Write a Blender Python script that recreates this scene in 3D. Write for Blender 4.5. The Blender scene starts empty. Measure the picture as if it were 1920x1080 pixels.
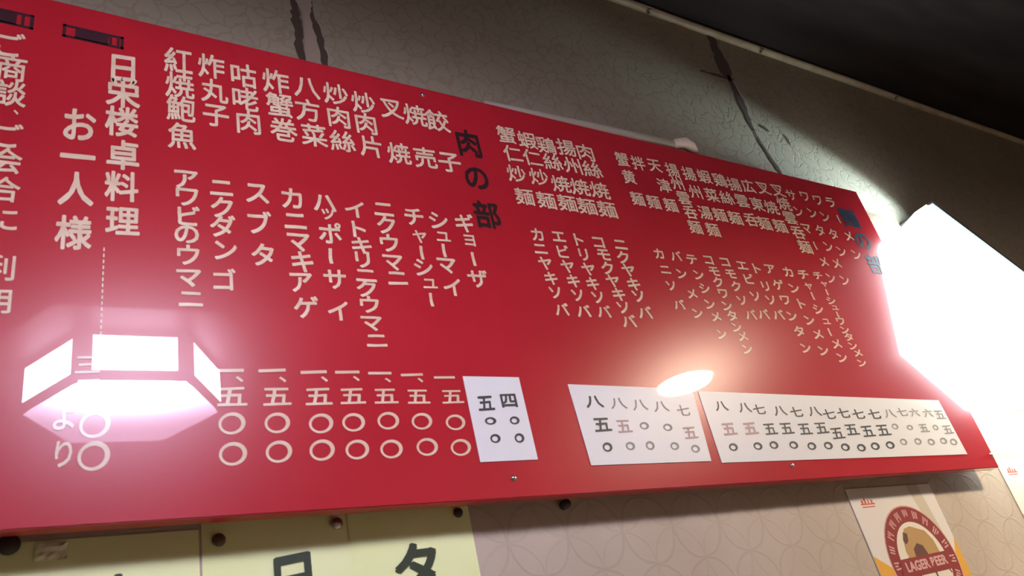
import bpy, bmesh, math, random
from mathutils import Vector, Matrix, noise
random.seed(7)
S = bpy.context.scene
COL = S.collection

# ---------------------------------------------------------------- camera, world, light level
EYE = 1.15                       # eye height above the floor
F = 1504.99                      # focal length in pixels of a 1920 wide frame
def _n(v):
    v = Vector(v); v.normalize(); return v
CX = _n((2413, 241, F)); CZ = _n((-668, -2710, F))
CY = CZ.cross(CX)
ROT = Matrix((CX, CY, CZ))       # world = ROT @ camera(right, down, forward)
CAM = Vector((0, -1.0, EYE))
def at(px, py, y=0.0):
    """point on the upright plane y that the photograph shows at this pixel"""
    d = ROT @ Vector((px - 960, py - 540, F))
    t = (y - CAM.y) / d.y
    return CAM + d * t
def proj(P):
    c = ROT.transposed() @ (Vector(P) - CAM)
    return Vector((960 + F * c.x / c.z, 540 + F * c.y / c.z))
cd = bpy.data.cameras.new('camera'); cam = bpy.data.objects.new('camera', cd); COL.objects.link(cam)
r_, u_, b_ = ROT @ Vector((1, 0, 0)), ROT @ Vector((0, -1, 0)), ROT @ Vector((0, 0, -1))
cam.matrix_world = Matrix(((r_.x, u_.x, b_.x, CAM.x), (r_.y, u_.y, b_.y, CAM.y), (r_.z, u_.z, b_.z, CAM.z), (0, 0, 0, 1)))
cd.sensor_width = 36; cd.lens = F / 1920 * 36; cd.clip_start = .02
cd.dof.use_dof = True; cd.dof.focus_distance = 1.8; cd.dof.aperture_fstop = 8.0
S.camera = cam
W = bpy.data.worlds.new('world'); S.world = W; W.use_nodes = True
W.node_tree.nodes['Background'].inputs[0].default_value = (.55, .5, .45, 1)
W.node_tree.nodes['Background'].inputs[1].default_value = .05
S.view_settings.view_transform = 'Standard'; S.view_settings.look = 'None'
S.view_settings.exposure = 0.95; S.view_settings.gamma = 1; S.view_settings.use_curve_mapping = False
LANTERN_L = 38.0      # radiance of the white paper lantern panels
BOWL_L = 150.0         # warm pendant
TUBE_L = 9.0         # cool fluorescent fixture
sl = bpy.data.lights.new('wall_streak_spot', 'SPOT'); so = bpy.data.objects.new('wall_streak_spot', sl); COL.objects.link(so)
sl.energy = 75; sl.color = (.62, .90, 1); sl.spot_size = math.radians(23); sl.spot_blend = 1; sl.shadow_soft_size = .02
so.location = (2.72, -.13, EYE + 1.03)           # added spotlight, no real lamp: makes the pale streak grazing the wall
so.rotation_euler = (Vector((2.02, .06, EYE + 1.235)) - so.location).to_track_quat('-Z', 'Y').to_euler()

# ---------------------------------------------------------------- materials
def mat(name, col, rough=.6, spec=.5, coat=0, coat_rough=.03, metal=0, emit=None, es=0):
    m = bpy.data.materials.new(name); m.use_nodes = True
    b = m.node_tree.nodes['Principled BSDF']
    b.inputs['Base Color'].default_value = (*col, 1); b.inputs['Roughness'].default_value = rough
    b.inputs['Specular IOR Level'].default_value = spec; b.inputs['Metallic'].default_value = metal
    b.inputs['Coat Weight'].default_value = coat; b.inputs['Coat Roughness'].default_value = coat_rough
    if emit: b.inputs['Emission Color'].default_value = (*emit, 1); b.inputs['Emission Strength'].default_value = es
    return m
def nn(m, kind, **kw):
    n = m.node_tree.nodes.new(kind)
    for k, v in kw.items():
        if k.startswith('i_'): n.inputs[int(k[2:])].default_value = v
        else: setattr(n, k, v)
    return n
def lk(m, a, b): m.node_tree.links.new(a, b)
def pr(m): return m.node_tree.nodes['Principled BSDF']
def mth(m, op, a, b=None, c=None):
    n = nn(m, 'ShaderNodeMath', operation=op)
    for i, v in enumerate((a, b, c)):
        if v is None: continue
        if isinstance(v, (int, float)): n.inputs[i].default_value = v
        else: lk(m, v, n.inputs[i])
    return n.outputs[0]

def mottle(m, c1, c2, scale, detail=4, bump=0, bscale=None, stretch=(1, 1, 1)):
    tc = nn(m, 'ShaderNodeTexCoord'); mp = nn(m, 'ShaderNodeMapping'); mp.inputs['Scale'].default_value = stretch
    lk(m, tc.outputs['Object'], mp.inputs[0])
    ns = nn(m, 'ShaderNodeTexNoise'); ns.inputs['Scale'].default_value = scale; ns.inputs['Detail'].default_value = detail
    lk(m, mp.outputs[0], ns.inputs['Vector'])
    cr = nn(m, 'ShaderNodeValToRGB'); cr.color_ramp.elements[0].position = .35; cr.color_ramp.elements[1].position = .65
    cr.color_ramp.elements[0].color = (*c1, 1); cr.color_ramp.elements[1].color = (*c2, 1)
    lk(m, ns.outputs[0], cr.inputs[0]); lk(m, cr.outputs[0], pr(m).inputs['Base Color'])
    if bump:
        n2 = nn(m, 'ShaderNodeTexNoise'); n2.inputs['Scale'].default_value = bscale or scale * 6; n2.inputs['Detail'].default_value = 3
        lk(m, mp.outputs[0], n2.inputs['Vector'])
        bp = nn(m, 'ShaderNodeBump'); bp.inputs['Strength'].default_value = bump; bp.inputs['Distance'].default_value = .002
        lk(m, n2.outputs[0], bp.inputs['Height']); lk(m, bp.outputs[0], pr(m).inputs['Normal'])
    return cr

# embossed wallpaper: overlapping circles and crinkles in fine relief
WALLP = mat('wallpaper', (.4, .33, .26), .7, .2)
def build_wallpaper(m):
    tc = nn(m, 'ShaderNodeTexCoord'); sp = nn(m, 'ShaderNodeSeparateXYZ'); lk(m, tc.outputs['Object'], sp.inputs[0])
    dn = nn(m, 'ShaderNodeTexNoise'); dn.inputs['Scale'].default_value = 14; lk(m, tc.outputs['Object'], dn.inputs['Vector'])
    dsp = mth(m, 'MULTIPLY', mth(m, 'SUBTRACT', dn.outputs[0], .5), .012)
    def lattice(ox, oz, r):
        fx = mth(m, 'SUBTRACT', mth(m, 'FRACT', mth(m, 'DIVIDE', mth(m, 'ADD', sp.outputs[0], ox), .112)), .5)
        fz = mth(m, 'SUBTRACT', mth(m, 'FRACT', mth(m, 'DIVIDE', mth(m, 'ADD', mth(m, 'ADD', sp.outputs[2], dsp), oz), .112)), .5)
        d = mth(m, 'SQRT', mth(m, 'ADD', mth(m, 'MULTIPLY', fx, fx), mth(m, 'MULTIPLY', fz, fz)))
        e = mth(m, 'ABSOLUTE', mth(m, 'SUBTRACT', d, r))
        return mth(m, 'SUBTRACT', 1.0, mth(m, 'SMOOTH_MIN', mth(m, 'DIVIDE', e, .035), 1.0, .1))
    ox = -(.724 - .056); oz = -(EYE + .248 - .056)
    ring = mth(m, 'MAXIMUM', lattice(ox, oz, .49), mth(m, 'MULTIPLY', lattice(ox + .056, oz + .056, .49), .6))
    vo = nn(m, 'ShaderNodeTexVoronoi', feature='DISTANCE_TO_EDGE'); vo.inputs['Scale'].default_value = 26
    wn = nn(m, 'ShaderNodeTexNoise'); wn.inputs['Scale'].default_value = 20; wn.inputs['Detail'].default_value = 3
    lk(m, tc.outputs['Object'], wn.inputs['Vector'])
    mx = nn(m, 'ShaderNodeMix', data_type='VECTOR'); mx.inputs[0].default_value = .06
    lk(m, tc.outputs['Object'], mx.inputs[4]); lk(m, wn.outputs[1], mx.inputs[5]); lk(m, mx.outputs[1], vo.inputs['Vector'])
    crk = mth(m, 'SUBTRACT', 1.0, mth(m, 'MINIMUM', mth(m, 'MULTIPLY', vo.outputs[0], 14), 1.0))
    fine = nn(m, 'ShaderNodeTexNoise'); fine.inputs['Scale'].default_value = 90; fine.inputs['Detail'].default_value = 4
    lk(m, tc.outputs['Object'], fine.inputs['Vector'])
    spk = nn(m, 'ShaderNodeTexVoronoi'); spk.inputs['Scale'].default_value = 110; lk(m, tc.outputs['Object'], spk.inputs['Vector'])
    # the circles read only on the lower paper, the crinkles on the upper
    up = nn(m, 'ShaderNodeMapRange'); lk(m, sp.outputs[2], up.inputs[0])
    for i, v in enumerate((EYE + .3, EYE + .5)): up.inputs[1 + i].default_value = v
    low = mth(m, 'SUBTRACT', 1.0, up.outputs[0])
    h = mth(m, 'ADD', mth(m, 'MULTIPLY', mth(m, 'MULTIPLY', ring, low), 1.0), mth(m, 'MULTIPLY', fine.outputs[0], .5))
    h = mth(m, 'ADD', h, mth(m, 'MULTIPLY', mth(m, 'LESS_THAN', spk.outputs[0], .28), mth(m, 'MULTIPLY', low, -.5)))
    h = mth(m, 'SUBTRACT', h, mth(m, 'MULTIPLY', crk, mth(m, 'MULTIPLY', up.outputs[0], .8)))
    bp = nn(m, 'ShaderNodeBump'); bp.inputs['Strength'].default_value = .3; bp.inputs['Distance'].default_value = .002
    lk(m, h, bp.inputs['Height']); lk(m, bp.outputs[0], pr(m).inputs['Normal'])
    big = nn(m, 'ShaderNodeTexNoise'); big.inputs['Scale'].default_value = 3.5; big.inputs['Detail'].default_value = 6
    lk(m, tc.outputs['Object'], big.inputs['Vector'])
    cr = nn(m, 'ShaderNodeValToRGB'); lk(m, big.outputs[0], cr.inputs[0])
    cr.color_ramp.elements[0].position = .3; cr.color_ramp.elements[1].position = .7
    cr.color_ramp.elements[0].color = (.50, .425, .33, 1); cr.color_ramp.elements[1].color = (.60, .53, .43, 1)
    dk = nn(m, 'ShaderNodeMix', data_type='RGBA', blend_type='MULTIPLY')
    dk.inputs[7].default_value = (.62, .55, .5, 1)
    lk(m, cr.outputs[0], dk.inputs[6])
    lk(m, mth(m, 'ADD', mth(m, 'MULTIPLY', mth(m, 'MULTIPLY', ring, low), .25), mth(m, 'MULTIPLY', crk, mth(m, 'MULTIPLY', up.outputs[0], .45))), dk.inputs[0])
    # falloff of the low lamps painted into the colour, darker towards the ceiling
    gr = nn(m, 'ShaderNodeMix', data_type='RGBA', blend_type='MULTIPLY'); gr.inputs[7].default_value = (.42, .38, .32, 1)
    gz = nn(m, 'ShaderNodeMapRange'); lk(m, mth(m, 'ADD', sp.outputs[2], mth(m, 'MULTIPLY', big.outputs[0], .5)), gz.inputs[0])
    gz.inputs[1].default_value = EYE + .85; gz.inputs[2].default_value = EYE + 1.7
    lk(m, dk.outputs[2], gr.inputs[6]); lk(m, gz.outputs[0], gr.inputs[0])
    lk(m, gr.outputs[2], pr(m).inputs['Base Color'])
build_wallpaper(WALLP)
CEIL = mat('dark_ceiling_board', (.03, .02, .016), .7, .2); mottle(CEIL, (.012, .008, .007), (.022, .015, .013), 3, stretch=(1, 6, 1))
FLOORM = mat('floor_vinyl', (.2, .13, .09), .5); mottle(FLOORM, (.34, .28, .22), (.46, .38, .30), 4)
PLASTER = mat('side_plaster', (.3, .25, .2), .8, .2); mottle(PLASTER, (.24, .2, .16), (.34, .28, .22), 3)
RAILM = mat('painted_rail', (.42, .34, .22), .45, .4); mottle(RAILM, (.30, .24, .15), (.40, .33, .22), 14)
RED = mat('red_lacquer', (.50, .018, .03), .30, .38, 1.0, .012); mottle(RED, (.485, .017, .029), (.525, .020, .033), 5)
REDEDGE = mat('red_board_edge', (.30, .02, .025), .6, .3)
CREAM = mat('cream_paint', (.80, .62, .44), .29, .36, 1.0, .012); mottle(CREAM, (.76, .55, .38), (.88, .70, .52), 40)
BLACKP = mat('black_paint', (.035, .012, .014), .45, .5, 1.0, .012)
BLACKP_GLARE = mat('glare_tinted_black_paint', (.02, .05, .09), .45, .5, 1.0, .012)  # black paint, the bluish glare over it mixed into the colour
STAMP = mat('black_stamp_paint', (.05, .012, .02), .5, .5, 1.0, .02)
SLIP = mat('white_card', (.86, .87, .85), .40, .5, 1.0, .02)
SLIPRIM = mat('card_cut_edge', (.9, .72, .68), .6)
INK = mat('grey_ink', (.05, .055, .06), .5)
INKPALE = mat('pale_ink', (.30, .28, .27), .5)  # pale ink: on the middle slip the glare's fading is put into the colour
INKP = mat('pinkish_ink', (.50, .33, .32), .5)
YEL = mat('yellow_paper', (.72, .72, .38), .75, .2); mottle(YEL, (.86, .95, .44), (.90, .98, .52), 7, bump=.15, bscale=30)
GREENINK = mat('green_black_ink', (.03, .05, .025), .6)
TACKB = mat('brown_tack', (.09, .06, .03), .35, .5); TACKS = mat('steel', (.55, .53, .5), .28, metal=1)
DARKRUB = mat('dark_knob', (.05, .035, .03), .5)
TAPE = mat('clear_tape', (.80, .82, .55), .2, .5)
POST = mat('poster_white', (.80, .77, .68), .5, .4, .4, .1)
PMAR = mat('maroon_print', (.30, .055, .05), .5, .4, .4, .1); PPNK = mat('pale_pink_print', (.70, .42, .38), .5, .4, .4, .1)
PRED = mat('red_print', (.62, .14, .10), .5); PYEL = mat('amber_print', (.80, .42, .06), .5); PGOL = mat('golden_print', (.50, .32, .13), .5)
PBRN = mat('brown_print', (.16, .075, .06), .5); PCRM = mat('cream_print', (.80, .74, .60), .5)
LID = mat('dark_metal_lid', (.05, .045, .04), .5, .4); WOODD = mat('dark_wood_frame', (.05, .03, .02), .5)
CORDM = mat('black_cord', (.02, .02, .02), .6); WHITEM = mat('white_enamel', (.8, .78, .72), .35)
TEARD = mat('dark_tear', (.08, .055, .042), .9, .1); TEARL = mat('curled_paper', (.34, .26, .20), .8, .2)
PANEL = mat('lit_paper_panel', (.8, .8, .8), .6, emit=(.80, .77, .97), es=LANTERN_L)
BOWLG = mat('lit_opal_glass', (.9, .85, .75), .3, emit=(1, .80, .58), es=BOWL_L)
TUBEG = mat('lit_fluorescent_cover', (.9, .9, .9), .3, emit=(.80, .95, 1), es=TUBE_L)
BOTG = mat('lit_lower_panel', (.8, .8, .8), .6, emit=(.74, .70, 1), es=1)
def build_bot(m):       # frosted sheet below the tubes: brightest right under them
    tc = nn(m, 'ShaderNodeTexCoord'); sp = nn(m, 'ShaderNodeSeparateXYZ'); lk(m, tc.outputs['Object'], sp.inputs[0])
    dy = mth(m, 'SUBTRACT', sp.outputs[1], .13)
    d = mth(m, 'ADD', mth(m, 'MULTIPLY', mth(m, 'MULTIPLY', sp.outputs[0], sp.outputs[0]), .42), mth(m, 'MULTIPLY', dy, dy))
    g = mth(m, 'POWER', 2.718, mth(m, 'MULTIPLY', d, -75.0))
    lk(m, mth(m, 'ADD', mth(m, 'MULTIPLY', g, LANTERN_L * 1.1), LANTERN_L * .08), pr(m).inputs['Emission Strength'])
build_bot(BOTG)

# ---------------------------------------------------------------- mesh helpers
def tag(o, label=None, cat=None, group=None, kind=None):
    if label: o['label'] = label
    if cat: o['category'] = cat
    if group: o['group'] = group
    if kind: o['kind'] = kind
    return o
def link(name, me, m, parent=None, loc=(0, 0, 0)):
    me.name = name
    if m is not None: me.materials.clear(); me.materials.append(m)
    o = bpy.data.objects.new(name, me); COL.objects.link(o); o.location = loc
    if parent: o.parent = parent
    return o
def empty(name, loc=(0, 0, 0), rz=0):
    o = bpy.data.objects.new(name, None); COL.objects.link(o); o.location = loc; o.rotation_euler.z = rz
    o.empty_display_size = .05
    return o
def bmo(name, bm, m, parent=None, loc=(0, 0, 0), smooth=False):
    bmesh.ops.recalc_face_normals(bm, faces=bm.faces)
    me = bpy.data.meshes.new(name); bm.to_mesh(me); bm.free()
    if smooth:
        for p in me.polygons: p.use_smooth = True
    return link(name, me, m, parent, loc)
def box(bm, x0, x1, y0, y1, z0, z1, bev=0):
    vs = [bm.verts.new((x, y, z)) for x in (x0, x1) for y in (y0, y1) for z in (z0, z1)]
    fs = [bm.faces.new([vs[i] for i in f]) for f in ((0, 1, 3, 2), (4, 6, 7, 5), (0, 4, 5, 1), (2, 3, 7, 6), (0, 2, 6, 4), (1, 5, 7, 3))]
    if bev:
        es = list({e for f in fs for e in f.edges})
        bmesh.ops.bevel(bm, geom=es, offset=bev, segments=2, affect='EDGES')
def prism(bm, pts, y0, y1):
    """outline in the wall plane (x, z) between depths y0 and y1"""
    a = [bm.verts.new((x, y0, z)) for x, z in pts]; b = [bm.verts.new((x, y1, z)) for x, z in pts]
    n = len(pts); bm.faces.new(a); bm.faces.new(b[::-1])
    for i in range(n): bm.faces.new((a[i], a[(i + 1) % n], b[(i + 1) % n], b[i]))
def vprism(bm, pts, z0, z1):
    a = [bm.verts.new((x, y, z0)) for x, y in pts]; b = [bm.verts.new((x, y, z1)) for x, y in pts]
    n = len(pts); bm.faces.new(a[::-1]); bm.faces.new(b)
    for i in range(n): bm.faces.new((a[i], a[(i + 1) % n], b[(i + 1) % n], b[i]))
def tube(bm, pts, rs, n=10, cap=True):
    rings = []
    for i, p in enumerate(pts):
        p = Vector(p); t = (Vector(pts[min(i + 1, len(pts) - 1)]) - Vector(pts[max(i - 1, 0)])).normalized()
        u = t.cross(Vector((0, 0, 1)) if abs(t.z) < .9 else Vector((1, 0, 0))).normalized(); v = t.cross(u)
        r = rs[i] if isinstance(rs, (list, tuple)) else rs
        rings.append([bm.verts.new(p + r * (u * math.cos(a) + v * math.sin(a))) for a in [2 * math.pi * k / n for k in range(n)]])
    for A, B in zip(rings, rings[1:]):
        for k in range(n): bm.faces.new((A[k], A[(k + 1) % n], B[(k + 1) % n], B[k]))
    if cap: bm.faces.new(rings[0][::-1]); bm.faces.new(rings[-1])
def lathe(bm, prof, n=32, axis='z', c=(0, 0, 0)):
    rings = []
    for r, h in prof:
        ring = []
        for k in range(n):
            a = 2 * math.pi * k / n
            v = (r * math.cos(a), r * math.sin(a), h) if axis == 'z' else (r * math.cos(a), h, r * math.sin(a))
            ring.append(bm.verts.new(Vector(v) + Vector(c)))
        rings.append(ring)
    for A, B in zip(rings, rings[1:]):
        for k in range(n): bm.faces.new((A[k], A[(k + 1) % n], B[(k + 1) % n], B[k]))
    bm.faces.new(rings[0][::-1]); bm.faces.new(rings[-1])

# ---------------------------------------------------------------- room shell
WY = .055                                        # face of the papered wall; board front is y = 0
X0, X1, Y1, H = -2.4, 5.2, -3.6, EYE + 1.75
def slab(name, *b, m):
    bm = bmesh.new(); box(bm, *b); return tag(bmo(name, bm, m), kind='structure')
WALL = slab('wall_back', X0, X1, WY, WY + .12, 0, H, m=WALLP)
slab('wall_left', X0 - .1, X0, Y1, WY + .12, 0, H, m=PLASTER)
slab('wall_right', X1, X1 + .1, Y1, WY + .12, 0, H, m=PLASTER)
slab('wall_front', X0, X1, Y1 - .1, Y1, 0, H, m=PLASTER)
slab('floor', X0, X1, Y1, WY + .12, -.1, 0, m=FLOORM)
slab('ceiling', X0, X1, Y1, WY + .12, H, H + .1, m=CEIL)
bm = bmesh.new()                                   # half-round moulding under the ceiling, slightly wavy
pts = [(X0 + (X1 - X0) * i / 60, WY - .006, H - .017 + .0016 * math.sin(i * .7)) for i in range(61)]
tube(bm, pts, .0125, 12)
RAIL = tag(bmo('trim_1', bm, RAILM, smooth=True), kind='structure')
for px, py in ((1415, 72), (1665, 160), (1912, 243), (1205, -6), (1000, -80)):
    p = at(px, py, WY - .012)
    bm = bmesh.new(); lathe(bm, [(.001, -.004), (.0055, -.003), (.007, 0), (.0055, .003), (.002, .012)], 12, 'y', (p.x, WY - .018, H - .031))
    bmo('nail', bm, TACKS, RAIL, smooth=True)

# tears in the paper: dark gaps with curled lips, parts of the wall
def ribbon(name, pix, widths, m, y, jag=.0, thick=.0015, parent=WALL, lab=None):
    P = [at(a, b, WY) for a, b in pix]
    q, w = [], []
    for i in range(len(P) - 1):                    # subdivide so the edge can be ragged
        for k in range(4):
            t = k / 4; q.append(P[i].lerp(P[i + 1], t)); w.append(widths[i] * (1 - t) + widths[i + 1] * t)
    q.append(P[-1]); w.append(widths[-1])
    L, R_ = [], []
    for i, p in enumerate(q):
        d = (q[min(i + 1, len(q) - 1)] - q[max(i - 1, 0)]); nrm = Vector((-d.z, 0, d.x)).normalized()
        j = jag * (random.random() - .5); j2 = jag * (random.random() - .5)
        L.append((p + nrm * (w[i] / 2 + j))); R_.append((p - nrm * (w[i] / 2 + j2)))
    bm = bmesh.new()
    for i in range(len(q) - 1):
        for s in (0, thick):
            bm.faces.new([bm.verts.new((v.x, WY - y - s, v.z)) for v in (L[i], L[i + 1], R_[i + 1], R_[i])])
    bmesh.ops.remove_doubles(bm, verts=bm.verts, dist=1e-5)
    o = bmo(name, bm, m, parent)
    if lab: o['label'] = lab
    return o
ribbon('paper_tear', [(550, -60), (553, 10), (556, 40), (560, 75), (566, 112), (570, 135)], [.022, .02, .018, .018, .018, .016], TEARD, .0002, .008)
ribbon('paper_tear', [(574, -60), (578, 10), (586, 45), (598, 75), (606, 105), (614, 140)], [.01, .012, .022, .018, .015, .014], TEARD, .0002, .006)
ribbon('curled_strip', [(558, -60), (566, 5), (573, 30), (578, 60), (584, 95), (588, 135)], [.03, .028, .016, .022, .028, .03], TEARL, .003, .004)
ribbon('curled_strip', [(568, -40), (573, 2), (576, 14), (579, 26)], [.012, .02, .014, .004], TEARL, .006, .004)
ribbon('paper_tear', [(1322, 45), (1335, 75), (1348, 105), (1362, 140), (1372, 152)], [.01, .03, .045, .05, .02], TEARD, .0002, .014)
ribbon('paper_tear', [(1313, 133), (1335, 139), (1362, 146)], [.004, .008, .012], TEARD, .0003, .004)
ribbon('paper_tear', [(1364, 142), (1378, 168), (1390, 195), (1402, 222), (1412, 245)], [.014, .02, .028, .018, .006], TEARD, .0002, .006)
ribbon('curled_strip', [(1374, 152), (1386, 176), (1398, 190), (1402, 206)], [.003, .005, .005, .003], TEARL, .002, .001)
ribbon('paper_tear', [(1412, 242), (1425, 268), (1440, 290), (1458, 318), (1470, 335)], [.006, .008, .012, .014, .01], TEARD, .0002, .006)
ribbon('paper_tear', [(1425, 236), (1433, 240), (1441, 247)], [.006, .014, .008], TEARD, .0002, .003)
ribbon('paper_tear', [(1468, 252), (1477, 262), (1482, 274)], [.003, .006, .003], TEARD, .0002, .002)
ribbon('rust_stain', [(1276, 20), (1280, 34), (1272, 50), (1290, 62)], [.02, .05, .04, .01], mat('rust_stain', (.30, .17, .10), .8), .0002, .02)
ribbon('paper_tear', [(1848, 706), (1864, 718), (1880, 733), (1890, 735)], [.002, .003, .004, .002], TEARD, .0002, .001)

# ---------------------------------------------------------------- the red menu board
BX0, BX1, BZ0, BZ1 = -.62, 2.032, EYE + .299, EYE + 1.1255
BOARD = empty('menu_board', (.7, 0, BZ0))
tag(BOARD, 'long glossy red signboard covered in columns of cream hand-painted dish names and prices', 'signboard')
def onboard(o): o.location = Vector(o.location) - Vector(BOARD.location); return o
bm = bmesh.new(); box(bm, BX0, BX1, 0, .024, BZ0, BZ1, .0012)
onboard(bmo('panel', bm, RED, BOARD))
for z0 in (BZ0 + .05, BZ1 - .09):
    bm = bmesh.new(); box(bm, BX0 + .03, BX1 - .04, .0241, WY - .0005, z0, z0 + .04)
    onboard(bmo('mounting_batten', bm, REDEDGE, BOARD))
for px, py in ((963, 897), (792, 178), (1485, 873), (1858, 853)):
    p = at(px, py); bm = bmesh.new()
    lathe(bm, [(.001, -.0035), (.003, -.003), (.0048, -.0012), (.005, .001)], 12, 'y', (p.x, 0, p.z))
    onboard(bmo('screw', bm, TACKS, BOARD, smooth=True))

# lettering ---------------------------------------------------------------
GL = {}
def glyph(ch, fat=.012):
    key = (ch, fat)
    if key in GL: return GL[key]
    if ch in '○◯':
        wt = .085 if ch == '○' else .14
        vs, fs = [], []
        n = 30
        for k in range(n):
            a = 2 * math.pi * k / n; w = wt * (1 + .25 * math.sin(a + 1))
            for r in (.5 - w * 1.6, .5):
                rr = r * (1 + .03 * math.sin(2 * a + .6))
                vs.append((rr * math.cos(a), rr * math.sin(a) * .97))
        for k in range(n):
            i = 2 * k; j = (2 * k + 2) % (2 * n); fs.append((i, i + 1, j + 1, j))
        GL[key] = (vs, fs); return GL[key]
    c = bpy.data.curves.new('glyph', 'FONT'); c.body = ch; c.size = 1; c.resolution_u = 3; c.offset = 0; c.fill_mode = 'FRONT'
    o = bpy.data.objects.new('glyph', c); COL.objects.link(o)
    dg = bpy.context.evaluated_depsgraph_get(); me = bpy.data.meshes.new_from_object(o.evaluated_get(dg))
    vs = [(v.co.x, v.co.y) for v in me.vertices]; fs = [tuple(p.vertices) for p in me.polygons]
    bpy.data.objects.remove(o); bpy.data.curves.remove(c); bpy.data.meshes.remove(me)
    x0, x1 = min(v[0] for v in vs), max(v[0] for v in vs); y0, y1 = min(v[1] for v in vs), max(v[1] for v in vs)
    GL[key] = ([(v[0] - (x0 + x1) / 2, v[1] - (y0 + y1) / 2) for v in vs], fs); GL[key + ('s',)] = (x1 - x0, y1 - y0)
    return GL[key]
def letters(name, items, m, parent=None, y=-.0006, rise=.06, fat=.022, wob=.02, loc=None, lab=None, plane=0.0):
    """items: (character, pixel x, pixel y, pixel width of a full em, pixel height of a full em)"""
    out = []
    for k, (ch, px, py, w, h) in enumerate(items):
        V, Fc = [], []
        P = at(px, py, plane)
        jx = (proj(P + Vector((.01, 0, 0))) - proj(P)).length * 100; jz = (proj(P + Vector((0, 0, .01))) - proj(P)).length * 100
        ww, hh = w / jx, h / jz; sd = random.random() * 50
        rr = rise + random.uniform(-.02, .02)
        vs, fs = glyph(ch, 0)
        copies = [(0, 0)] if ch in '○◯' or fat == 0 else [(0, 0), (fat * .7, fat * .5), (-fat * .7, -fat * .5), (-fat * .6, fat * .6), (fat * .6, -fat * .6), (0, fat * .9), (0, -fat * .9)]
        for n_, (ox, oz) in enumerate(copies):                    # brush weight: the stroke is laid down a few times
            b = len(V)
            for x, z in vs:
                if ch == 'ー':                                      # upright long mark of vertical writing
                    x, z = z * 1.1 + .12 * x * x, -x * .8
                if ch not in '○◯一':
                    q = noise.noise_vector(Vector((x * 3.1 + sd, z * 3.1, sd)))
                    x, z = x + wob * q.x, z + wob * q.y
                x += ox; z += oz
                V.append((x * ww, -n_ * 2e-5, (z + x * rr) * hh))
            Fc += [tuple(b + i for i in f) for f in fs]
        me = bpy.data.meshes.new(name); me.from_pydata(V, [], Fc); me.update()
        o = link(name, me, m, parent, Vector((P.x, plane + y, P.z)) - (Vector(parent.location) if parent else Vector()))
        if lab: o['label'] = lab
        out.append(o)
    return out
def col(s, pts, w, h=None):
    """spread the characters along the listed pixel points (one per character, or just first and last)"""
    h = h or w; n = len(s)
    if len(pts) == n: Q = pts
    else:
        Q = [(pts[0][0] + (pts[-1][0] - pts[0][0]) * i / (n - 1), pts[0][1] + (pts[-1][1] - pts[0][1]) * i / (n - 1)) for i in range(n)]
    out = []
    for c, (x, y) in zip(s, Q):
        k = .72 if c in 'ャュョッ' else .5 if c in '、' else 1
        c2 = {'ャ': 'ヤ', 'ュ': 'ユ', 'ョ': 'ヨ'}.get(c, c)
        out.append((c2, x, y, w * k, h * k))
    return out
def board_text(name, items, m=CREAM, **k): return letters(name.replace('lettering', 'character').replace('dotted_line', 'dash'), items, m, BOARD, **k)

T = board_text
T('banquet_lettering', col('ご商談、ご会合に利用', [(20, 84), (22, 128), (20, 175), (30, 211), (16, 254), (12, 301), (8, 355), (8, 412), (0, 502), (-6, 566)], 62, 50), rise=.05)
T('banquet_lettering', col('日栄楼卓料理', [(231, 130), (231, 174), (228, 228), (231, 291), (228, 350), (230, 415)], 66, 58), fat=.03)
T('banquet_lettering', col('お一人様', [(150, 234), (146, 294), (143, 354), (138, 436)], 70, 66), fat=.03)
dash = []
for i in range(16):
    y = 468 + i * 11.2; dash.append(('l', 195 - i * .45, y, 18, 9))
T('dotted_line', dash, fat=.05, rise=0, wob=0)
T('price_lettering', col('三五', [(164, 684), (166, 728)], 52, 40), fat=.02)
T('price_lettering', [('○', 178, 796, 58, 53), ('○', 176, 855, 60, 58)])
T('banquet_lettering', col('より', [(120, 782), (119, 851)], 52, 56))
KJ = [('紅焼鮑魚', [(334, 114), (337, 160), (339, 204), (341, 255)], 57, 50),
      ('炸丸子', [(396, 125), (402, 171), (405, 217)], 54, 46), ('咕咾肉', [(457, 142), (460, 186), (466, 230)], 54, 46),
      ('炸蟹巻', [(517, 153), (524, 197), (532, 244)], 54, 46), ('八方菜', [(575, 165), (577, 207), (589, 254)], 52, 44),
      ('炒肉絲', [(629, 177), (635, 220), (642, 265)], 50, 42), ('炒肉片', [(681, 193), (686, 232), (695, 275)], 48, 42),
      ('叉焼', [(734, 205), (748, 288)], 46, 42), ('焼売', [(778, 216), (797, 296)], 46, 42), ('餃子', [(820, 227), (843, 305)], 46, 42)]
for s, p, w, h in KJ: T('dish_lettering', col(s, p, w, h))
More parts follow.
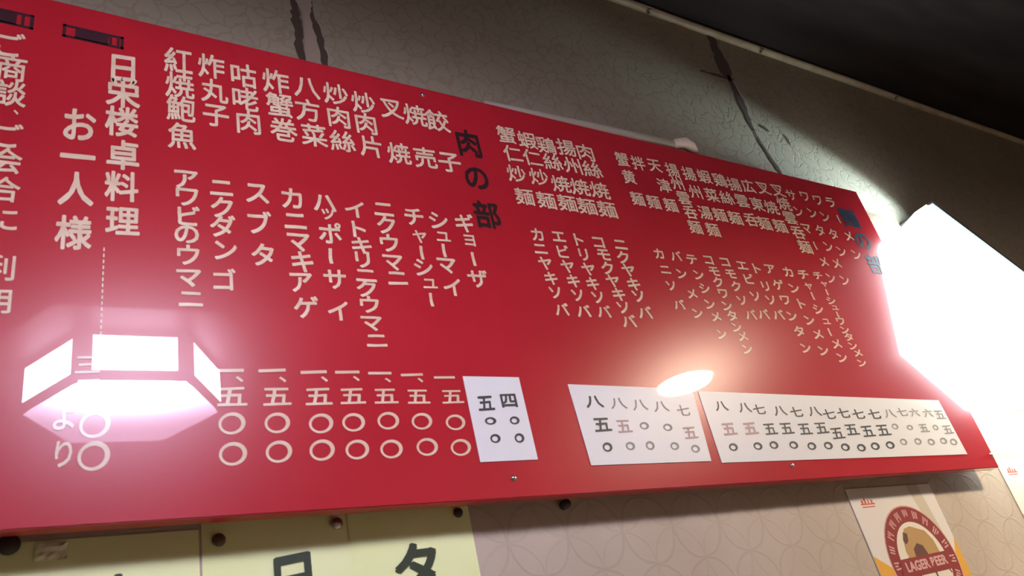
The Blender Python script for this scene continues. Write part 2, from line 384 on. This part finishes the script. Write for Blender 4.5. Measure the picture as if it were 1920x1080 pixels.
KA = [('アワビのウマニ', [(349, 337), (351, 370), (354, 405), (350, 440), (353, 478), (354, 522), (358, 561)], 54, 42),
      ('ニクダンゴ', [(415, 353), (416, 389), (418, 424), (423, 470), (421, 524)], 52, 44), ('スブタ', [(482, 363), (487, 417), (493, 478)], 52, 46),
      ('カニマキアゲ', [(547, 372), (554, 415), (560, 455), (567, 491), (565, 530), (574, 576)], 50, 44),
      ('ハッポーサイ', [(608, 381), (615, 402), (619, 437), (619, 480), (628, 524), (634, 583)], 48, 42),
      ('イトキリニクウマニ', [(665, 393), (673, 430), (678, 461), (680, 487), (686, 517), (687, 541), (693, 571), (697, 607), (706, 639)], 46, 36),
      ('ニクウマニ', [(719, 393), (724, 422), (730, 456), (737, 493), (745, 522)], 44, 38),
      ('チャーシュー', [(776, 407), (787, 444), (790, 474), (794, 502), (806, 532), (808, 562)], 42, 38),
      ('シューマイ', [(822, 414), (831, 444), (832, 470), (838, 499), (848, 539)], 42, 38),
      ('ギョーザ', [(871, 418), (880, 451), (887, 486), (896, 523)], 40, 38)]
for s, p, w, h in KA: T('reading_lettering', col(s, p, w, h), fat=.03)
PR = [(430, 695, 449, 711, 435, 744, 435, 794, 437, 851, 50), (510, 695, 530, 712, 519, 744, 520, 793, 523, 847, 47),
      (588, 698, 608, 711, 597, 744, 602, 794, 604, 844, 45), (651, 698, 668, 710, 661, 743, 663, 792, 670, 843, 42),
      (712, 700, 727, 713, 723, 743, 728, 789, 734, 842, 40), (772, 703, 788, 713, 784, 744, 791, 790, 801, 838, 38),
      (833, 708, 0, 0, 848, 744, 854, 792, 864, 839, 36)]
for a, b, c, d, e, f_, g, h_, i, j, s in PR:
    it = [('一', a, b, s * 1.15, s), ('五', e, f_, s * 1.22, s * .86), ('○', g, h_, s, s * .86), ('○', i, j, s * 1.04, s * .92)]
    if c: it.append(('、', c, d, s * .85, s * .7))
    T('price_lettering', it, fat=.024)
T('heading_lettering', col('肉の部', [(878, 269), (894, 335), (913, 403)], 52, 54), BLACKP, fat=.035, lab='black heading character')
K3 = [('蟹仁炒麺', [(949, 253), (961, 288), (968, 326), (983, 369)]), ('蝦仁炒麺', [(988, 263), (998, 296), (1010, 332), (1024, 376)]),
      ('鶏絲焼麺', [(1024, 273), (1036, 304), (1051, 345), (1063, 381)]), ('揚州焼麺', [(1061, 277), (1073, 311), (1087, 351), (1100, 387)]),
      ('肉絲焼麺', [(1097, 286), (1110, 318), (1124, 357), (1138, 393)])]
for s, p in K3: T('dish_lettering', col(s, p, 38, 34), fat=.02)
K3r = [('カニヤキソバ', [(1007, 440), (1013, 467), (1022, 494), (1033, 522), (1041, 549), (1053, 580)]),
       ('エビヤキソバ', [(1047, 444), (1056, 472), (1064, 500), (1075, 527), (1083, 554), (1094, 583)]),
       ('トリヤキソバ', [(1085, 450), (1094, 478), (1103, 505), (1111, 532), (1121, 558), (1132, 584)]),
       ('コモクヤキソバ', [(1122, 455), (1132, 478), (1139, 503), (1149, 527), (1160, 552), (1168, 577), (1179, 602)]),
       ('ニクヤキソバ', [(1163, 459), (1168, 483), (1178, 507), (1188, 533), (1197, 556), (1209, 586)])]
for s, p in K3r: T('reading_lettering', col(s, p, 29, 28), fat=.035)
K4 = [('蟹黄麺', [(1166, 299), (1179, 332), (1195, 373)]), ('拌麺', [(1196, 306), (1225, 379)]), ('天津麺', [(1227, 311), (1245, 348), (1257, 385)]),
      ('揚州雲呑麺', [(1260, 319), (1269, 344), (1282, 372), (1294, 398), (1303, 426)]), ('揚州湯麺', [(1291, 326), (1303, 360), (1322, 399), (1336, 431)]),
      ('蝦菜麺', [(1320, 331), (1334, 366), (1349, 403)]), ('鶏絲麺', [(1349, 338), (1362, 371), (1378, 409)]), ('揚雲呑', [(1376, 346), (1391, 377), (1408, 412)]),
      ('広東麺', [(1402, 349), (1419, 383), (1433, 419)]), ('叉焼麺', [(1431, 354), (1446, 389), (1462, 424)]),
      ('叉焼雲呑麺', [(1458, 358), (1469, 382), (1481, 409), (1496, 436), (1509, 463)]),
      ('サンマーメン', [(1483, 366), (1497, 397), (1512, 429), (1528, 461), (1544, 491), (1558, 522)]),
      ('ワンタンメン', [(1509, 369), (1523, 400), (1537, 432), (1553, 463), (1568, 494), (1584, 526)]),
      ('ワンタン', [(1533, 376), (1547, 407), (1562, 439), (1578, 472)]), ('ラーメン', [(1557, 380), (1572, 411), (1591, 443), (1606, 478)])]
for s, p in K4:
    kana = ord(s[0]) < 0x3100
    T('dish_lettering', col(s, p, 21 if kana else 27, 25 if kana else 29), fat=.022)
K4r = [('カニソバ', [(1235, 476), (1247, 506), (1258, 536), (1273, 571)]), ('バンメン', [(1267, 480), (1278, 514), (1297, 551), (1308, 588)]),
       ('テンシンメン', [(1297, 487), (1310, 516), (1321, 541), (1331, 571), (1342, 594), (1353, 627)]),
       ('コモクワンタンメン', [(1328, 488), (1339, 509), (1346, 529), (1356, 551), (1363, 574), (1372, 592), (1381, 614), (1392, 631), (1401, 655)]),
       ('コモクソバ', [(1359, 492), (1370, 514), (1380, 537), (1391, 564), (1407, 590)]), ('エビソバ', [(1391, 498), (1404, 523), (1416, 556), (1431, 589)]),
       ('トリソバ', [(1419, 504), (1435, 537), (1445, 563), (1459, 590)]), ('アゲワンタン', [(1444, 505), (1459, 534), (1472, 563), (1485, 593), (1498, 621), (1511, 653)]),
       ('カントンメン', [(1477, 510), (1489, 541), (1503, 570), (1518, 601), (1533, 627), (1544, 658)]),
       ('チャーシューメン', [(1506, 515), (1516, 537), (1523, 555), (1534, 580), (1549, 603), (1555, 623), (1568, 645), (1579, 671)]),
       ('チャーシューワンタンメン', [(1533, 517), (1545, 533), (1550, 548), (1558, 564), (1565, 577), (1570, 590), (1576, 603), (1584, 619), (1591, 632), (1599, 649), (1608, 662), (1616, 681)])]
for s, p in K4r:
    small = len(s) > 10
    T('reading_lettering', col(s, p, 20 if small else 23, 18 if small else 23), fat=.035)
T('heading_lettering', col('麺の部', [(1592, 409), (1617, 452), (1642, 496)], 34, 42), BLACKP_GLARE, fat=.035, lab='blue-black heading character')

# two dark stamped title blocks on the top margin
def stamp(x0, x1, z0, z1):
    bm = bmesh.new(); t = .0045
    for b in ((x0, x1, z1 - t, z1), (x0, x1, z0, z0 + t), (x0, x0 + t, z0, z1), (x1 - t, x1, z0, z1), (x0 + .017, x1 - .022, z0 + .002, z1 - .005)):
        box(bm, b[0], b[1], -.0009, -.0002, b[2], b[3])
    for k in range(6):
        a = x0 + .02 + k * .011; box(bm, a, a + .004, -.0011, -.0002, z0 + .004, z1 - .003)
    onboard(bmo('stamped_title', bm, STAMP, BOARD))
stamp(.033, .118, EYE + 1.0505, EYE + 1.0775); stamp(-.085, -.005, EYE + 1.0505, EYE + 1.0805)

# ---------------------------------------------------------------- white price slips stuck on the board
def slip(px, label, first=False):
    P = [at(*p) for p in px]; c = P[0].copy()
    e = empty('price_slip', (c.x, -.0002, c.z)); tag(e, label, 'price slip', 'white price slips on the red board')
    bm = bmesh.new(); prism(bm, [(p.x - c.x, p.z - c.z) for p in P], -.0012, 0)
    bmo('card', bm, SLIP, e)
    return e
def ink(e, items, m, **k):
    items = [('◯',) + tuple(i[1:]) if i[0] == '○' else i for i in items]
    return letters('ink_character', items, m, e, y=-.0018, **k)
s1 = slip([(867, 706), (972, 708), (1008, 862), (900, 867)], 'small white price slip with two columns of figures, nearest the left')
s2 = slip([(1064, 721), (1297, 730), (1333, 865), (1108, 873)], 'middle white price slip with five columns of figures, right of the small one')
s3 = slip([(1308, 734), (1759, 751), (1813, 852), (1353, 868)], 'longest white price slip with fifteen columns of figures, at the right end')
ink(s1, [('五', 910, 757, 33, 33), ('四', 953, 752, 34, 30), ('○', 919, 790, 21, 15), ('○', 964, 789, 18, 16), ('○', 928, 823, 19, 18), ('○', 973, 822, 18, 19)], INK, fat=.035)
N5 = '五'
ink(s2, [('八', 1113, 754, 34, 26), (N5, 1128, 797, 34, 32), ('○', 1138, 839, 18, 19)], INK, fat=.03)
ink(s2, [('八', 1158, 757, 32, 25), ('八', 1198, 760, 30, 24), ('八', 1238, 763, 30, 24), ('七', 1280, 770, 26, 24),
         ('○', 1207, 799, 17, 15), ('○', 1251, 802, 17, 15), ('○', 1181, 837, 17, 17), ('○', 1218, 836, 16, 18), ('○', 1264, 837, 16, 16), ('○', 1303, 842, 16, 16)], INKPALE, fat=.01)
ink(s2, [(N5, 1169, 800, 30, 30), (N5, 1293, 812, 28, 28)], INKP, fat=.02)
R1 = [('八', 1351, 762), ('八', 1395, 765), ('七', 1422, 768), ('八', 1461, 771), ('七', 1492, 773), ('八', 1526, 772), ('七', 1553, 777), ('七', 1580, 775), ('七', 1608, 777), ('七', 1638, 777)]
R2 = [1443, 1474, 1508, 1539, 1569, 1596, 1626, 1655]; R2y = [805, 804, 805, 803, 813, 806, 809, 807]
R3 = [(1450, 835), (1487, 835), (1521, 837), (1552, 836), (1584, 839), (1614, 840), (1640, 837), (1668, 835)]
ink(s3, [(c, x, y, 25, 22) for c, x, y in R1] + [(N5, x, y, 26, 27) for x, y in zip(R2, R2y)] +
    [('○', x, y, 16, 16) for x, y in [(1374, 839), (1420, 837)] + R3], INK, fat=.02)
ink(s3, [(N5, 1366, 805, 28, 29), (N5, 1406, 804, 28, 28)], INKP, fat=.03)
ink(s3, [('八', 1667, 776, 22, 20), ('七', 1690, 773, 21, 19), ('六', 1713, 774, 19, 18), ('六', 1738, 775, 19, 18), (N5, 1761, 778, 20, 22)] +
    [('○', 1677, 800, 12, 12), ('○', 1705, 802, 11, 11), (N5, 1731, 803, 19, 20), ('○', 1753, 802, 10, 12), (N5, 1776, 806, 20, 21)] +
    [('○', x, y, 13, 14) for x, y in ((1693, 829), (1720, 828), (1745, 829), (1768, 827), (1787, 829))], INKPALE, fat=.02)

# ---------------------------------------------------------------- rolled paper resting on top edge of the board
e = empty('rolled_paper', (.80, .012, BZ1)); tag(e, 'pale rolled paper lying along the top edge of the red board', 'paper roll')
bm = bmesh.new()
tube(bm, [(0, 0, .009), (.18, 0, .012), (.36, 0, .015), (.53, 0, .0165)], [.008, .0115, .0145, .016], 14)
bmo('roll', bm, mat('dusty_paper', (.40, .33, .27), .8, .2), e, smooth=True)
bm = bmesh.new()
tube(bm, [(.528, 0, .014), (.55, -.004, .026), (.575, -.006, .032), (.600, -.004, .026), (.618, 0, .015)], [.009, .013, .015, .013, .006], 14)
tag(bmo('end_wad', bm, mat('pale_paper_end', (.72, .58, .45), .7, .2), e, smooth=True), 'pale crumpled paper end')

# ---------------------------------------------------------------- yellow hand-lettered sheets below the board
def sheet(x0, x1, ztop, d, label, curl=.0):
    e = empty('menu_sheet', (x0, WY - .0005 - d, EYE - .12)); tag(e, label, 'menu sheet', 'yellow menu sheets below the red board')
    bm = bmesh.new(); n = 12; z0, z1 = 0, ztop + .12
    for s in (0, -.0006):
        g = [[bm.verts.new(((x1 - x0) * i / n, s - curl * math.sin(math.pi * i / n), z0 + (z1 - z0) * j)) for j in (0, 1)] for i in range(n + 1)]
        for i in range(n): bm.faces.new((g[i][0], g[i + 1][0], g[i + 1][1], g[i][1]))
    bmo('paper', bm, YEL, e, smooth=False); return e
def onsheet(e, items, **k):
    return letters('brush_character', items, GREENINK, e, y=-.0004, plane=e.location.y - .0016, **k)
sa = sheet(-.02, .2235, .3005, .0, 'leftmost yellow menu sheet under the board, clear tape at its top left')
sb = sheet(.2265, .4195, .315, .0, 'middle yellow menu sheet with a boxy dark green character')
sc = sheet(.4175, .6085, .315, .0014, 'right yellow menu sheet with a slanted dark green character, beside bare wallpaper')
onsheet(sa, [('ね', 240, 1118, 110, 100)], fat=.04)
onsheet(sb, [('日', 551, 1090, 100, 112)], fat=.045, rise=.12)
onsheet(sc, [('タ', 781, 1062, 98, 96)], fat=.045)
def tack(px, py, r, m, label, y=WY - .003, deep=.006):
    p = at(px, py, y)
    bm = bmesh.new(); lathe(bm, [(r * .3, -deep), (r * .85, -deep * .8), (r, -deep * .3), (r * .9, 0), (r * .2, .002)], 16, 'y')
    tag(bmo('thumbtack', bm, m, None, (p.x, y, p.z), smooth=True), label, 'thumbtack', 'tacks holding the yellow sheets')
tack(16, 1022, .012, DARKRUB, 'dark tack at the left edge of the leftmost yellow sheet')
tack(410, 1013, .0085, TACKB, 'brown tack at the top left of the middle yellow sheet')
tack(631, 982, .0085, TACKS, 'silver tack at the top between the middle and right yellow sheets')
tack(858, 962, .0075, DARKRUB, 'dark tack at the top right corner of the right yellow sheet')
p = at(96, 1034, WY - .003); bm = bmesh.new()
g = [[bm.verts.new((-.016 + .032 * i / 6, -.004 * random.random(), -.010 + .020 * j / 4)) for j in range(5)] for i in range(7)]
for i in range(6):
    for j in range(4): bm.faces.new((g[i][j], g[i + 1][j], g[i + 1][j + 1], g[i][j + 1]))
tag(bmo('tape_piece', bm, TAPE, None, (p.x, WY - .0022, p.z)), 'crinkled clear tape on the leftmost yellow sheet', 'tape')
p = at(1060, 946, WY - .008); bm = bmesh.new()
lathe(bm, [(.003, -.009), (.007, -.007), (.008, -.002), (.007, .0075)], 16, 'y')
tag(bmo('wall_knob', bm, DARKRUB, None, (p.x, WY - .008, p.z), smooth=True), 'small dark knob on the wall just under the red board', 'knob')

# ---------------------------------------------------------------- beer posters
def poster(x0, ztop, w, label, shade):
    e = empty('beer_poster', (x0, WY - .002, EYE - .1)); tag(e, label, 'poster', 'beer posters on the wall')
    Z = lambda z: z + .1                              # heights below are measured from eye level
    top = ztop
    bm = bmesh.new(); prism(bm, [(0, 0), (w, 0), (w, Z(top) - .002), (0, Z(top))], -.0008, .001); bmo('paper', bm, POST, e)
    dz = top - .288                                     # shift of the whole print
    def flat(name, pts, m, y, lab=None):
        bm = bmesh.new(); prism(bm, [(x, Z(z + dz)) for x, z in pts], y - .00012, y)
        o = bmo(name, bm, m, e)
        if lab: o['label'] = lab
        return o
    flat('colour_field', [(0, -.09 - dz), (w, -.09 - dz), (w, .165), (w * .9, .12), (w * .5, .10), (.05, .12), (0, .150)], PYEL, -.0009, 'amber lower field')
    flat('fold_band', [(w * .70, .286), (w * .84, .286), (w * .90, .16), (w * .80, .16)], mat('beige_fold', (.62, .56, .42), .6), -.0009)  # beige fold strip, flat colour
    cx, cz, R0 = .163, .126, .118
    ell = lambda r, k=48, sq=1.0: [(cx + r * math.cos(2 * math.pi * i / k), cz + r * sq * math.sin(2 * math.pi * i / k)) for i in range(k)]
    flat('emblem_rim', ell(R0), PPNK, -.0011); flat('emblem_ring', ell(R0 - .003), PMAR, -.0013, 'maroon oval ring')
    V = []; bm = bmesh.new()
    for k in range(13):                                # pale worn letters round the ring, unreadable in the photograph
        a = math.radians(200 - k * 18.3); hw, r1, r2 = .0085, .088, .108
        for t, u in ((-.55, random.uniform(0, .008)), (-.1, random.uniform(0, .012)), (.35, random.uniform(0, .006))):
            c, s = math.cos(a + t * .13), math.sin(a + t * .13)
            q = [(cx + r * c + d * -s, cz + r * s + d * c) for r, d in ((r1 + u, -.0016), (r2, -.0016), (r2, .0016), (r1 + u, .0016))]
            prism(bm, [(x, Z(z + dz)) for x, z in q], -.0016, -.0014)
    bmo('ring_lettering', bm, PPNK, e)
    flat('emblem_field', ell(.082), PCRM, -.0015, 'cream centre of the emblem')
    # a tan four-legged beast with a dark mane and curling tail, only roughly legible
    B = lambda *a: [(cx + x * .0105, cz + .012 + z * .0105) for x, z in a]
    flat('beast_figure', B((-5, 1), (-4.2, 3.6), (-2.6, 5.4), (-.4, 5.8), (1.8, 5.2), (4, 4.6), (5.6, 2.6), (6, 0), (5, -2), (3.2, -2.8), (1.4, -1.6), (.2, .4), (-1.5, 0), (-2.6, -1.6), (-3.6, -1.2), (-4.6, -.4)), PGOL, -.0017)
    flat('beast_mane', B((-2.6, -.6), (-2.2, 1.4), (-.4, 2.4), (1.2, 1.8), (1.8, .2), (.8, -1.8), (-1.0, -3.0), (-2.8, -2.4)), PBRN, -.0019)
    flat('beast_head', B((-4.4, 3.2), (-3.4, 4.8), (-2.2, 4.4), (-2.8, 3.0), (-3.9, 2.4)), PBRN, -.0019)
    for q in (((-4.8, 0), (-5.8, -.4), (-5.9, -2), (-5.5, -2), (-5.3, -.9), (-4.6, -.6)), ((-3, -2.2), (-4.0, -3.4), (-3.6, -5), (-3.2, -5), (-3.4, -3.6), (-2.4, -2.8)),
              ((2.2, -2), (1.4, -3.2), (1.6, -4.8), (2.0, -4.8), (2.0, -3.4), (3, -2.4)), ((4.6, -1.8), (6.2, -2.6), (6.8, -4.2), (7.1, -4), (6.6, -2.2), (5, -1.2))):
        flat('beast_leg', B(*q), PBRN, -.0019)
    flat('banner', [(.068, .098), (.245, .103), (.25, .140), (.075, .135)], PMAR, -.0021)
    c = bpy.data.curves.new('t', 'FONT'); c.body = 'LAGER BEER'; c.size = .030; c.offset = .0012; c.align_x = 'CENTER'; c.align_y = 'CENTER'; c.fill_mode = 'FRONT'
    o = bpy.data.objects.new('t', c); COL.objects.link(o)
    me = bpy.data.meshes.new_from_object(o.evaluated_get(bpy.context.evaluated_depsgraph_get())); bpy.data.objects.remove(o)
    wd = max(v.co.x for v in me.vertices) - min(v.co.x for v in me.vertices)
    for v in me.vertices: v.co = (v.co.x * .150 / wd + cx - .001, -.0023, v.co.y * .85 + .120 + dz + .1 + v.co.x * .03)
    link('banner_lettering', me, PPNK, e)
    bm = bmesh.new()                                   # small red mark in the top left corner
    for a in ((.030, .078, .252, .2545), (.034, .040, .2545, .262), (.044, .050, .2545, .266), (.056, .060, .2545, .262), (.066, .072, .2545, .2615), (.032, .074, .2465, .2485)):
        box(bm, a[0], a[1], -.0012, -.0009, Z(a[2] + dz), Z(a[3] + dz))
    bmo('corner_mark', bm, PRED, e)
    flat('lower_lettering', [(.12, .072), (.20, .074), (.20, .084), (.12, .082)], mat('yellow_print', (.8, .6, .15), .5), -.0023)
    return e
poster(1.503, .289, .303, 'beer poster with maroon oval emblem hanging under the right part of the board', 0)
poster(2.135, .335, .303, 'beer poster cut by the right frame edge, beside the board corner', 1)

# ---------------------------------------------------------------- lamps
def lantern(loc, R, hh, rz, label):
    e = empty('hexagonal_lantern', loc, rz); tag(e, label, 'lamp')
    V = [(R * math.cos(math.radians(60 * k)), R * math.sin(math.radians(60 * k))) for k in range(6)]
    for k in range(6):
        a, b = Vector(V[k]), Vector(V[(k + 1) % 6]); d = (b - a).normalized(); nrm = Vector((d.y, -d.x))
        L = (b - a).length; g = .115 * L; q0, q1 = a + d * g, b - d * g
        pts = [q0, q1, q1 - nrm * .004, q0 - nrm * .004]
        bm = bmesh.new(); vprism(bm, [tuple(p) for p in pts], .022, hh - .004); bmo('side_panel', bm, PANEL, e)
    for k in range(6):                                 # corner posts, cranked round each corner
        a = Vector(V[k]); d1 = (Vector(V[(k + 1) % 6]) - a).normalized(); d0 = (Vector(V[k - 1]) - a).normalized(); g = .113 * R
        inn = a * (1 - .014 / R)
        pts = [a + d1 * g, inn + d1 * g * .9, inn, inn + d0 * g * .9, a + d0 * g, a]
        bm = bmesh.new(); vprism(bm, [tuple(p) for p in pts], .0, hh); bmo('corner_post', bm, WOODD, e)
    def ring(z0, z1, w, name):
        for k in range(6):
            a, b = Vector(V[k]), Vector(V[(k + 1) % 6])
            bm = bmesh.new(); vprism(bm, [tuple(a * .999), tuple(b * .999), tuple(b * (1 - w)), tuple(a * (1 - w))], z0, z1); bmo(name, bm, WOODD, e)
    ring(.0, .020, .05, 'lower_rail'); ring(hh - .003, hh + .012, .06, 'upper_rail')
    bm = bmesh.new(); vprism(bm, [(x * .94, y * .94) for x, y in V], .004, .008); bmo('lower_panel', bm, BOTG, e)
    bm = bmesh.new(); vprism(bm, [(x * 1.5, y * 1.5) for x, y in V], hh + .012, hh + .022)  # wide overhang added to keep lantern light off the upper wall
    vprism(bm, [(x * .3, y * .3) for x, y in V], hh + .022, hh + .05); bmo('lid', bm, LID, e)
    top = H - loc[2]
    bm = bmesh.new(); tube(bm, [(0, 0, hh + .045), (0, 0, top - .03)], .004, 8); bmo('cord', bm, CORDM, e)
    bm = bmesh.new(); lathe(bm, [(.05, top - .03), (.055, top - .012), (.055, top - .0005)], 24); bmo('ceiling_rose', bm, LID, e)
    return e
lantern((.262, -1.0, EYE + .865), .232, .112, math.radians(2), 'white hexagonal lantern mirrored in the left part of the glossy red board')

# warm pendant
e = empty('bowl_pendant', (2.18, -1.0, EYE + .985)); tag(e, 'warm round pendant lamp mirrored above the white price slips', 'lamp')
bm = bmesh.new(); lathe(bm, [(.10, .0), (.104, .004), (.10, .012)], 40); bmo('opal_glass', bm, BOWLG, e, smooth=True)
bm = bmesh.new(); lathe(bm, [(.1, .0122), (.114, .0118), (.117, .006), (.119, .010), (.09, .05), (.035, .085), (.02, .12)], 40)
bmo('shade', bm, LID, e, smooth=True)
top = H - (EYE + .985)
bm = bmesh.new(); tube(bm, [(0, 0, .115), (0, 0, top - .02)], .004, 8); bmo('cord', bm, CORDM, e)
bm = bmesh.new(); lathe(bm, [(.045, top - .02), (.05, top - .0005)], 24); bmo('ceiling_rose', bm, LID, e)

# tilted light box on the wall just beyond the board's right end
q1, qm, q2, r1, r2, r3 = (at(a, b, -.05) for a, b in ((1737, 383), (1700, 425), (1752, 628), (2180, 716), (2180, 775), (1884, 742)))
e = empty('light_box', (q2.x, WY, q2.z)); tag(e, 'blazing white tilted light box on the wall beyond the red board right end', 'lamp')
loc = lambda v, g=0: (v.x - q2.x, v.z - q2.z)
bm = bmesh.new(); prism(bm, [loc(v) for v in (q1, qm, q2, r3, r2, r1)], -.115, -.0585)
bmesh.ops.bevel(bm, geom=bm.edges[:], offset=.008, segments=3, affect='EDGES'); bmo('light_cover', bm, TUBEG, e, smooth=True)
d = (r1 - q1).normalized(); up = Vector((-d.z, 0, d.x)); 
bm = bmesh.new(); prism(bm, [loc(v) for v in (q1 + d * .04, q2 + d * .12 + up * .02, r3 + up * .03, r2, r1)], -.058, -.0005); bmo('back_tray', bm, WHITEM, e)
bm = bmesh.new(); prism(bm, [loc(v) for v in (q1 + up * .003 + d * .01, q1 + up * .013 + d * .01, r1 + up * .013, r1 + up * .003)], -.118, -.0005); bmo('hood', bm, LID, e)  # hood added to keep the box's light off the wall above
